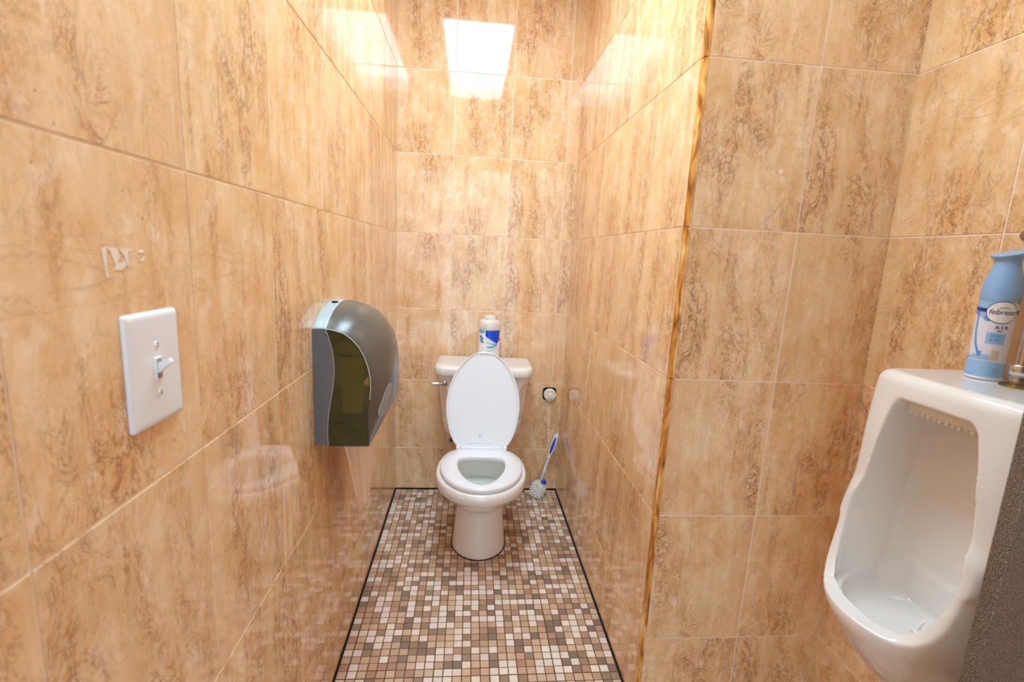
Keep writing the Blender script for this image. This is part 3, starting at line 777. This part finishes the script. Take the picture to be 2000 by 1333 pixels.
# near end: grey S-edged side panel and the olive smoked window
scurve = [(.0295, 1.0095), (.034, .997), (.039, .980), (.0435, .962), (.0460, .940), (.0470, .915), (.0455, .893), (.0425, .870), (.0385, .848), (.0345, .825), (.0315, .802), (.0300, .780), (.0295, .760), (.0310, .738)]
def slab(bm, pts, ya, yb):
    A = [bm.verts.new((XL + d, ya, z)) for d, z in pts]; B2 = [bm.verts.new((XL + d, yb, z)) for d, z in pts]; n = len(pts)
    fs = [bm.faces.new(A), bm.faces.new(B2[::-1])]
    for k in range(n): fs.append(bm.faces.new((A[k], B2[k], B2[(k + 1) % n], A[(k + 1) % n])))
    bmesh.ops.recalc_face_normals(bm, faces=fs)
bm = bmesh.new(); slab(bm, [(.0006, .738), (.0006, 1.0095)] + scurve, Y0 - .0022, Y0 + .001)
sp = obj('side_panel', bm, M_house, t, sharp=50)
bm = bmesh.new(); tube(bm, [(XL + d, Y0 - .0024, z) for d, z in scurve], .0007, n=8)
tube(bm, [(XL + d, Y0 - .0012, z) for d, z in near[:10]], .0012, n=8)  # bright silver arc, an edge highlight put into shape and colour
o = obj('highlight_line', bm, mat('highlight_silver', srgb(190, 192, 188), 0.3, metal=0.3), sp); o['label'] = 'bright edge line'
M_win = mat('olive_window', srgb(166, 158, 108), 0.24, spec=0.5, trans=0.86, ior=1.12, noise_amt=0.15, nscale=20)
bm = bmesh.new(); slab(bm, scurve + [(d - .0012, z - (.0012 if k < 6 else 0)) for k, (d, z) in list(enumerate(near))[::-1]][:-1], Y0 - .0002, Y0 + .0012)
wn = obj('window', bm, M_win, t, sharp=50); wn['label'] = 'olive tinted see-through window'
bm = bmesh.new()
for x0, x1, z in ((.056, .087, .951), (.033, .072, .790), (.071, .100, .771)):
    bm = bmesh.new(); box(bm, (XL + x0, Y0 - .0006, z), (XL + x1, Y0 + .0001, z + .0015)); obj('level_mark', bm, M_black, wn, smooth=False)
# paper roll behind the window
M_paper = mat('paper', srgb(222, 198, 172), 0.85, noise_amt=0.04, nscale=200)
bm = bmesh.new(); lathe(bm, [(.014, -.125), (.050, -.125), (.051, -.120), (.051, .120), (.050, .125), (.014, .125), (.014, -.125)], mat=Matrix.Translation((XL + .073, (Y0 + Y1) / 2 , .925)) @ Matrix.Rotation(PI / 2, 4, 'X'), n=40)
obj('paper_roll', bm, M_paper, t)
bm = bmesh.new(); box(bm, (XL + .030, Y0 + .010, .742), (XL + .108, Y1 - .010, .800), bevel=.006); obj('feed_unit', bm, M_dark, t)
bm = bmesh.new(); box(bm, (XL + .060, Y0 + .008, .812), (XL + .108, Y0 + .014, .945), bevel=.0028)  # plate added behind the window to make its brighter patch
o = obj('patch_plate', bm, mat('patch_olive', srgb(200, 196, 136), .6), t); o['label'] = 'added olive plate for the brighter patch in the window'
# oval lens on the bulging corner of the cover
def surf(y, z):
    s = sect(y); best = None
    for (d0, z0), (d1, z1) in zip(s[3:], s[4:]):
        if z1 <= z <= z0: return d0 + (d1 - d0) * (z0 - z) / max(z0 - z1, 1e-9)
    return s[-1][0]
bm = bmesh.new(); n = 40; prev = None; cyl, czl = 1.146, .834
rings = []
for rad in (1.0, .97, .85, .6, .3):
    ring = []
    for k in range(n):
        an = 2 * PI * k / n; lx, lz = math.cos(an) * .023 * rad, math.sin(an) * .036 * rad
        y = cyl + lx + lz * .62; z = czl + lz
        ring.append(Vector((XL + surf(y, z) + (.0002 if rad == 1.0 else .0022), y, z)))
    rings.append(ring)
loft(bm, rings); bmesh.ops.recalc_face_normals(bm, faces=bm.faces)
o = obj('oval_button', bm, mat('button_grey', srgb(150, 152, 156), 0.15), t, sharp=60); o['label'] = 'pale grey glossy oval button'
bm = bmesh.new(); tube(bm, rings[0] + [rings[0][0]], .0010, n=6, cap=False); obj('button_rim', bm, M_dark, o)
bm = bmesh.new(); lathe(bm, [(0, 0), (.0075, 0), (.0075, .003), (.004, .0035), (0, .002)], mat=Matrix.Translation((XL + .018, (Y0 + .118), sect(Y0 + .118)[0][1] + .0002)), n=20); obj('lock', bm, M_dark, t)

# towel hanging out of it
bm = bmesh.new()
edgeA = [(.745, 1.100, -.284), (.727, 1.108, -.285), (.67, 1.144, -.285), (.596, 1.183, -.286), (.53, 1.219, -.286), (.485, 1.258, -.286), (.450, 1.290, -.285)]
edgeB = [(.745, 1.378, -.272), (.727, 1.378, -.272), (.67, 1.380, -.272), (.596, 1.378, -.272), (.53, 1.372, -.273), (.485, 1.352, -.274), (.450, 1.335, -.275)]
rows = []
for i in range(31):
    z = .745 - i * (.745 - .466) / 30
    ya, xa = interp([(-e[0], e[1], e[2]) for e in edgeA], -z); yb, xb = interp([(-e[0], e[1], e[2]) for e in edgeB], -z)
    row = []
    for j in range(25):
        s = j / 24; y = ya + (yb - ya) * s; x = xa + (xb - xa) * s + .0030 * math.sin(s * 9 + i * .05) * (.3 + i / 30) + .0012 * math.sin(s * 23 + 1)
        zz = z
        if i > 24:
            k = (i - 24) / 6
            tear = .014 * noise.noise(Vector((s * 7, 3.1, 0))) + .006 * noise.noise(Vector((s * 23, 1.1, 0)))
            zz = z + k * (tear - .022 * (1 - abs(s - .25) / .75) + .010)
        row.append(Vector((x, y, zz)))
    rows.append(row)
V_ = [[bm.verts.new(p) for p in r] for r in rows]
for A, B2 in zip(V_, V_[1:]):
    for j in range(24): bm.faces.new((A[j], A[j + 1], B2[j + 1], B2[j]))
m = M_towel = mat('thin_towel', srgb(244, 228, 210), 0.85)
ntt = m.node_tree; trn = ntt.nodes.new('ShaderNodeBsdfTranslucent'); trn.inputs[0].default_value = srgb(244, 222, 200); mxs = ntt.nodes.new('ShaderNodeMixShader'); mxs.inputs[0].default_value = 0.22
ntt.links.new(ntt.nodes['Principled BSDF'].outputs[0], mxs.inputs[1]); ntt.links.new(trn.outputs[0], mxs.inputs[2]); ntt.links.new(mxs.outputs[0], ntt.nodes['Material Output'].inputs[0])
o = obj('paper_towel', bm, M_towel, sharp=80)
md = o.modifiers.new('thick', 'SOLIDIFY'); md.thickness = .0004
tag(o, 'torn paper towel end hanging below the dispenser', 'paper towel')

# ------------------------------------------------------------------ urinal on the right wall
UY, UHW = .710, .140
t = thing('urinal', 'white china urinal hung on the right wall beside the dark screen', 'urinal', (XW, UY, .30))
# z, front x, half width, roundness (share of the depth taken by the curved front)
ut = [(.285, .935, .060, .9), (.33, .895, .078, .9), (.38, .845, .098, .9), (.43, .795, .114, .85), (.48, .748, .126, .8), (.52, .715, .133, .72), (.555, .692, .138, .66), (.58, .677, .144, .62), (.60, .674, .146, .57), (.64, .675, .146, .52), (.70, .700, .141, .36), (.76, .735, .140, .20), (.80, .757, .139, .13), (.90, .763, .138, .12), (.97, .768, .137, .12), (1.000, .770, .136, .13), (1.010, .775, .132, .14), (1.015, .783, .125, .16)]
def usec(fx, hw_, rd, z, n=28):
    d = XW - .001 - fx; curve = max(.018, d * rd); pts = [Vector((XW - .001, UY + hw_, z))]
    pw = 2.0 if rd > .3 else 2.3
    for i in range(n + 1):
        an = PI / 2 - PI * i / n; cx_, sn = math.cos(an), math.sin(an)
        pts.append(Vector((fx + curve - curve * abs(cx_) ** (2 / pw), UY + hw_ * math.copysign(abs(sn) ** (2 / pw), sn), z)))
    pts.append(Vector((XW - .001, UY - hw_, z))); return pts
bm = bmesh.new(); zs = sorted(set([r[0] for r in ut] + [.29 + i * .012 for i in range(60)]))
loft(bm, [usec(*interp(ut, z), z) for z in zs])
# cavity cut
cv = bmesh.new()
ctb = [(.553, .735, .085), (.560, .712, .108), (.585, .705, .112), (.62, .60, .117), (.68, .60, .114), (.75, .60, .104), (.85, .60, .090), (.93, .60, .078), (.965, .60, .070), (.976, .60, .062)]
def csec(fx, hw_, z, n=20):
    bx = .892 if z > .62 else .892 - (.62 - z) * .25
    r_ = .032; pts = []
    fx_ = fx
    for cx_, cyy, a0 in ((bx - r_, hw_ - r_, 0), (fx_ + .02, hw_ - .02, 90), (fx_ + .02, -hw_ + .02, 180), (bx - r_, -hw_ + r_, 270)):
        rr_ = r_ if cx_ > .8 else .02
        for i in range(7):
            an = math.radians(a0 + 15 * i); pts.append(Vector((cx_ + rr_ * math.cos(an), UY + cyy + rr_ * math.sin(an), z)))
    return pts
loft(cv, [csec(*interp(ctb, z), z) for z in [.553, .556, .560, .57, .585, .59, .595]])
cv2 = bmesh.new()   # the basin behind the lip, following its rounded front
bas = [(.556, .110, .082), (.563, .126, .098), (.58, .134, .108), (.60, .138, .112), (.64, .14, .113)]
def bsec(dep, hw_, z, n=26):
    pts = [Vector((.885, UY + hw_ * .8, z))]
    for i in range(n + 1):
        an = PI / 2 - PI * i / n
        pts.append(Vector((.845 - dep * abs(math.cos(an)) ** .95, UY + hw_ * math.copysign(abs(math.sin(an)) ** .9, math.sin(an)), z)))
    pts.append(Vector((.885, UY - hw_ * .8, z))); return pts
cv.free()
loft(cv2, [bsec(*interp(bas, z), z) for z in [.556, .559, .563, .57, .58, .59, .60, .62, .64, .66]])
cv3 = bmesh.new()   # upright recess, open to the front above the lip
op = [(.598, .112), (.62, .1125), (.66, .1122), (.70, .1105), (.75, .107), (.80, .101), (.85, .094), (.90, .086), (.94, .078), (.962, .070), (.972, .058)]
def rsec(hw_, z):
    pts = []; bx = .890 - max(0, .64 - z) * .35
    k = max(0.0, min(1.0, (.74 - z) / .11)); k = k * k * (3 - 2 * k)
    for (x, y_, xl, yl) in ((bx, .55, bx, .55), (bx - .004, .78, bx - .004, .78), (bx - .014, .92, bx - .014, .92), (bx - .032, 1.0, bx - .032, 1.0), (.80, 1.01, .80, .99), (.765, 1.015, .765, .955), (.73, 1.02, .735, .85), (.70, 1.02, .718, .66), (.66, 1.02, .708, .40), (.60, 1.02, .705, .15)): pts.append(Vector((x + (xl - x) * k, UY + hw_ * (y_ * (1 - k) + yl * k), z)))
    pts += [Vector((p.x, 2 * UY - p.y, z)) for p in pts[::-1]]
    return pts
def tilt(pt):   # the front opening's lower edge climbs from the lip to the cheeks
    return pt
loft(cv3, [rsec(interp(op, z)[0], z) for z in [.598, .61, .62, .64, .66, .68, .70, .73, .76, .80, .85, .90, .93, .95, .962, .968, .972]])
scp = bmesh.new()   # the slanting cut that opens the front above the lip
prof = [(.50, .601), (.690, .601), (.703, .604), (.716, .614), (.727, .632), (.737, .658), (.745, .69), (.751, .73), (.7555, .78), (.755, .80), (.50, .80)]
loft(scp, [[Vector((x, y_, z)) for x, z in prof] for y_ in (UY - .2, UY + .2)])
body = remesh(bm, [cv2, cv3, scp], 0.0026, 14)
ur = obj('body', body, M_china, t, sharp=80)
# flushing rim with its row of knobs under the top edge
bm = bmesh.new(); box(bm, (.795, UY - .070, .951), (.868, UY + .070, .976), bevel=.003)
for k in range(12):
    box(bm, (.7925, UY - .062 + k * .0108, .946), (.800, UY - .057 + k * .0108, .953), bevel=.0012)
obj('flush_rim', bm, M_china, t)
bm = bmesh.new(); lathe(bm, [(0, .001), (.011, .001), (.0115, .0035), (.008, .0065), (.003, .0078), (0, .0078)], (.822, UY - .010, .5575), n=24)
tube(bm, [(.817, UY - .010, .562), (.822, UY - .010, .573), (.829, UY - .010, .580)], [.003, .004, .0025], n=10)
obj('drain_knob', bm, M_china, t)

# flush pipe fitting on top of the urinal
fx_, fy_ = .912, .708
t = thing('flush_pipe', 'chrome and brass flush pipe fitting rising from the top of the urinal', 'pipe', (fx_, fy_, 1.015))
bm = bmesh.new(); lathe(bm, [(0, 0.0002), (.0235, .0002), (.0240, .0015), (.0225, .0032), (.0180, .0055), (.0145, .0065), (.0145, .0095), (0, .0095)], (fx_, fy_, 1.015), n=40); obj('flange', bm, M_brass, t)
bm = bmesh.new(); pr = [(0, .009), (.0125, .009)]
for k in range(4): pr += [(.0140, .0100 + k * .0028), (.0125, .0114 + k * .0028)]
pr += [(.0150, .0212), (.0155, .0225), (.0155, .036), (.0145, .0375), (0, .0375)]
lathe(bm, pr, (fx_, fy_, 1.015), n=32); obj('collar', bm, M_chrome, t)
bm = bmesh.new(); lathe(bm, [(0, .037), (.0095, .037), (.0095, .36), (0, .36)], (fx_, fy_, 1.015), n=28); obj('pipe', bm, M_chrome, t)
bm = bmesh.new(); lathe(bm, [(0, .355), (.016, .355), (.018, .36), (.018, .40), (.026, .405), (.027, .45), (.020, .462), (0, .465)], (fx_, fy_, 1.015), n=32)
tube(bm, [(fx_, fy_, 1.435), (XW - .001, fy_, 1.435)], .012); obj('valve_body', bm, M_chrome, t)
bm = bmesh.new(); lathe(bm, [(0, 0), (.009, 0), (.009, .004), (.006, .008), (0, .009)], mat=Matrix.Translation((XW - .0003, .785, 1.268)) @ Matrix.Rotation(-PI / 2, 4, 'Y'), n=24)
o = obj('wall_plug', bm, mat('brown_plug', srgb(150, 112, 92), 0.4)); tag(o, 'small round brown plug on the right wall above the spray can', 'plug')

# ------------------------------------------------------------------ air freshener can
ax_, ay_, az_ = .9165, .768, 1.0155
t = thing('spray_can', 'pale blue and white air freshener spray can standing on the urinal', 'spray can', (ax_, ay_, az_))
TH = math.atan2(0 - ay_, 0 - ax_)       # direction from the can to the lens
R0 = .0258
def crf(h): return R0
bm = bmesh.new()
lathe(bm, [(0, 0), (.0245, 0), (.0260, .001), (.0262, .003), (.0250, .0045), (R0, .007), (R0, .146), (.0235, .152), (0, .154)], (ax_, ay_, az_), n=64)
obj('can_body', bm, mat('can_white', srgb(222, 222, 236), 0.22), t)
C_sky = srgb(140, 180, 226)
bm = bmesh.new()
capp = [(.0262, .1395), (.0268, .142), (.0266, .152), (.0256, .164), (.0236, .176), (.0210, .186), (.0188, .194), (.0176, .201), (.0178, .207), (.0192, .2125), (.0214, .2165), (.0226, .2185), (.0220, .2200), (0, .2212)]
rings = []
n = 56; V_ = []
nd = Vector((math.cos(TH), math.sin(TH), 0))
for r_, h_ in capp:
    if r_ == 0:
        V_.append([bm.verts.new((ax_ + nd.x * 0, ay_, az_ + h_ - .001))]); continue
    ring = []
    for k in range(n):
        an = 2 * PI * k / n; dx, dy = math.cos(an), math.sin(an)
        f_ = dx * nd.x + dy * nd.y
        lx = dx * -nd.y + dy * nd.x
        z = az_ + h_
        if h_ > .205: z += (-.0042 * f_ + .0045 * lx) * min(1, (h_ - .205) / .012)
        if h_ < .146: z -= .0035 * f_ * (1 if f_ > 0 else 0) * ((.146 - h_) / .0065)
        ring.append(bm.verts.new((ax_ + r_ * dx * (1 + (.10 if h_ > .212 else 0) * abs(lx)), ay_ + r_ * dy * (1 + (.10 if h_ > .212 else 0) * abs(lx)), z)))
    V_.append(ring)
for A, B2 in zip(V_, V_[1:]):
    for k in range(n):
        k2 = (k + 1) % n
        if len(B2) == 1: bm.faces.new((A[k], A[k2], B2[0]))
        else: bm.faces.new((A[k], A[k2], B2[k2], B2[k]))
o = obj('spray_cap', bm, mat('cap_sky_blue', C_sky, 0.32), t, sharp=50); o['label'] = 'sky blue flared spray cap'
bm = bmesh.new()
LB = [mat('can_lilac', srgb(214, 216, 236), 0.22), mat('can_sky', srgb(150, 190, 232), 0.22), mat('can_navy', srgb(28, 50, 140), 0.25), mat('can_ink', srgb(46, 52, 92), 0.3), mat('can_paper', srgb(236, 234, 240), 0.25), mat('can_mid_blue', srgb(98, 150, 214), 0.25), mat('can_tan', srgb(206, 184, 166), 0.25), mat('can_green', srgb(178, 206, 168), 0.3)]
W_ = lambda b_, mi, lift, du=0, dv=0: wrap(bm, b_, crf, ax_, ay_, az_, TH, mi, lift, du, dv)
R0h = R0 * PI
W_(poly2d([(-.045, .006), (.045, .006), (.045, .030), (-.045, .036)]), 1, .00025)          # pale blue foot
W_(poly2d([(-.040, .0335), (.040, .0335), (.040, .0345), (-.040, .0345)]), 0, .00045)
W_(poly2d([(-.046, .117), (.006, .117), (.004, .141), (-.046, .141)]), 1, .00025)          # sky patch under the cap
W_(poly2d([(-.046, .120), (-.006, .117), (-.006, .1235), (-.046, .1265)]), 2, .0004)        # navy ribbon
W_(poly2d([(.024, .117), (.046, .117), (.046, .1235), (.024, .1235)]), 2, .0004)
cxl, czl_ = .0075, .1190
for e in ((-.018, .113, .0075, .005), (-.009, .1085, .0070, .0062), (-.028, .1150, .006, .0035)):
    W_(poly2d(ellipse(*e)), 5 if e[2] < .0072 else 1, .0003)
W_(poly2d(ellipse(cxl, czl_, .0205, .0182), .003), 4, .0006)                               # white oval badge
W_(ring2d(cxl, czl_, .0213, .0190, .0010), 3, .0007)
W_(text2d('febreze', .0124, shear=.18, bold=.00005, spacing=.96), 3, .0009, cxl, czl_ + .0002)
sw = [(.001 + .015 * i / 10, .1255 + .0016 * math.sin(i / 10 * PI)) for i in range(11)]
W_(poly2d(sw + [(x, z + .0004 + .0005 * math.sin(i / 10 * PI)) for i, (x, z) in reversed(list(enumerate(sw)))]), 3, .0009)
W_(text2d('A I R', .0082, bold=.00016, spacing=1.0), 3, .0009, cxl + .0025, .0930)
W_(text2d('MIST', .0038, bold=.0001), 3, .0009, cxl + .0010, .0868)
W_(poly2d([(-.007, .064), (.018, .064), (.018, .083), (-.007, .084)]), 1, .0003)
W_(text2d('Linen', .0066, bold=.00008), 5, .0009, cxl - .002, .0790)
W_(text2d('& Sky', .0066, bold=.00008), 5, .0009, cxl - .002, .0715)
for e in ([(-.027, .118), (-.024, .118), (-.023, .085), (-.019, .064), (-.010, .042), (-.013, .040), (-.022, .062), (-.026, .085)], [(-.015, .050), (-.008, .050), (-.010, .040)], [(-.034, .030), (-.030, .046), (-.029, .034)]):
    W_(poly2d(e), 5, .0005)
W_(poly2d([(.002, .037), (.014, .037), (.013, .052), (.004, .055)]), 6, .0004)
W_(poly2d([(-.030, .036), (.002, .036), (.002, .045), (-.020, .044)]), 1, .0004)
W_(poly2d([(.020, .136), (.034, .136), (.034, .147), (.026, .144)]), 7, .0004)
W_(text2d('100%', .0042, bold=.0001), 3, .0010, .0315, .1415)
for k in range(2): W_(poly2d([(.0275, .1370 - k * .0022), (.0355, .1370 - k * .0022), (.0355, .1380 - k * .0022), (.0275, .1380 - k * .0022)]), 3, .0009)
for k in range(4): W_(poly2d([(.009, .0225 - k * .003), (.020, .0225 - k * .003), (.020, .0230 - k * .003), (.009, .0230 - k * .003)]), 5, .0009)
W_(poly2d([(-.024, .0085), (-.014, .0085), (-.014, .0095), (-.024, .0095)]), 5, .0009)
obj('label', bm, LB, t)

# ------------------------------------------------------------------ dark speckled privacy screen beside the urinal
def speckle():
    m = mat('speckled_laminate', srgb(70, 56, 46), 0.42)
    nt = m.node_tree; N = nt.nodes.new; L = nt.links.new; p = nt.nodes['Principled BSDF']
    tc = N('ShaderNodeTexCoord'); nz = N('ShaderNodeTexNoise'); nz.inputs['Scale'].default_value = 900; nz.inputs['Detail'].default_value = 2
    r = ramp(nt, [(0.40, srgb(34, 28, 28)), (0.48, srgb(76, 60, 50)), (0.54, srgb(108, 90, 74)), (0.62, srgb(182, 166, 152))])
    L(tc.outputs['Object'], nz.inputs['Vector']); L(nz.outputs['Fac'], r.inputs[0]); L(r.outputs[0], p.inputs['Base Color'])
    return m
bm = bmesh.new(); box(bm, (.6565, .478, .30), (XW - .001, .498, 1.36), bevel=.0015)
t = thing('privacy_screen', 'dark speckled privacy screen standing out from the right wall in front of the urinal', 'screen', (XW, .488, .30))
obj('panel', bm, speckle(), t, sharp=50)
for z in (.42, .83, 1.24):
    bm = bmesh.new(); box(bm, (XW - .045, .472, z - .03), (XW - .0008, .4778, z + .03), bevel=.001); box(bm, (XW - .004, .455, z - .03), (XW - .0008, .4778, z + .03), bevel=.001); obj('bracket', bm, M_chrome, t)
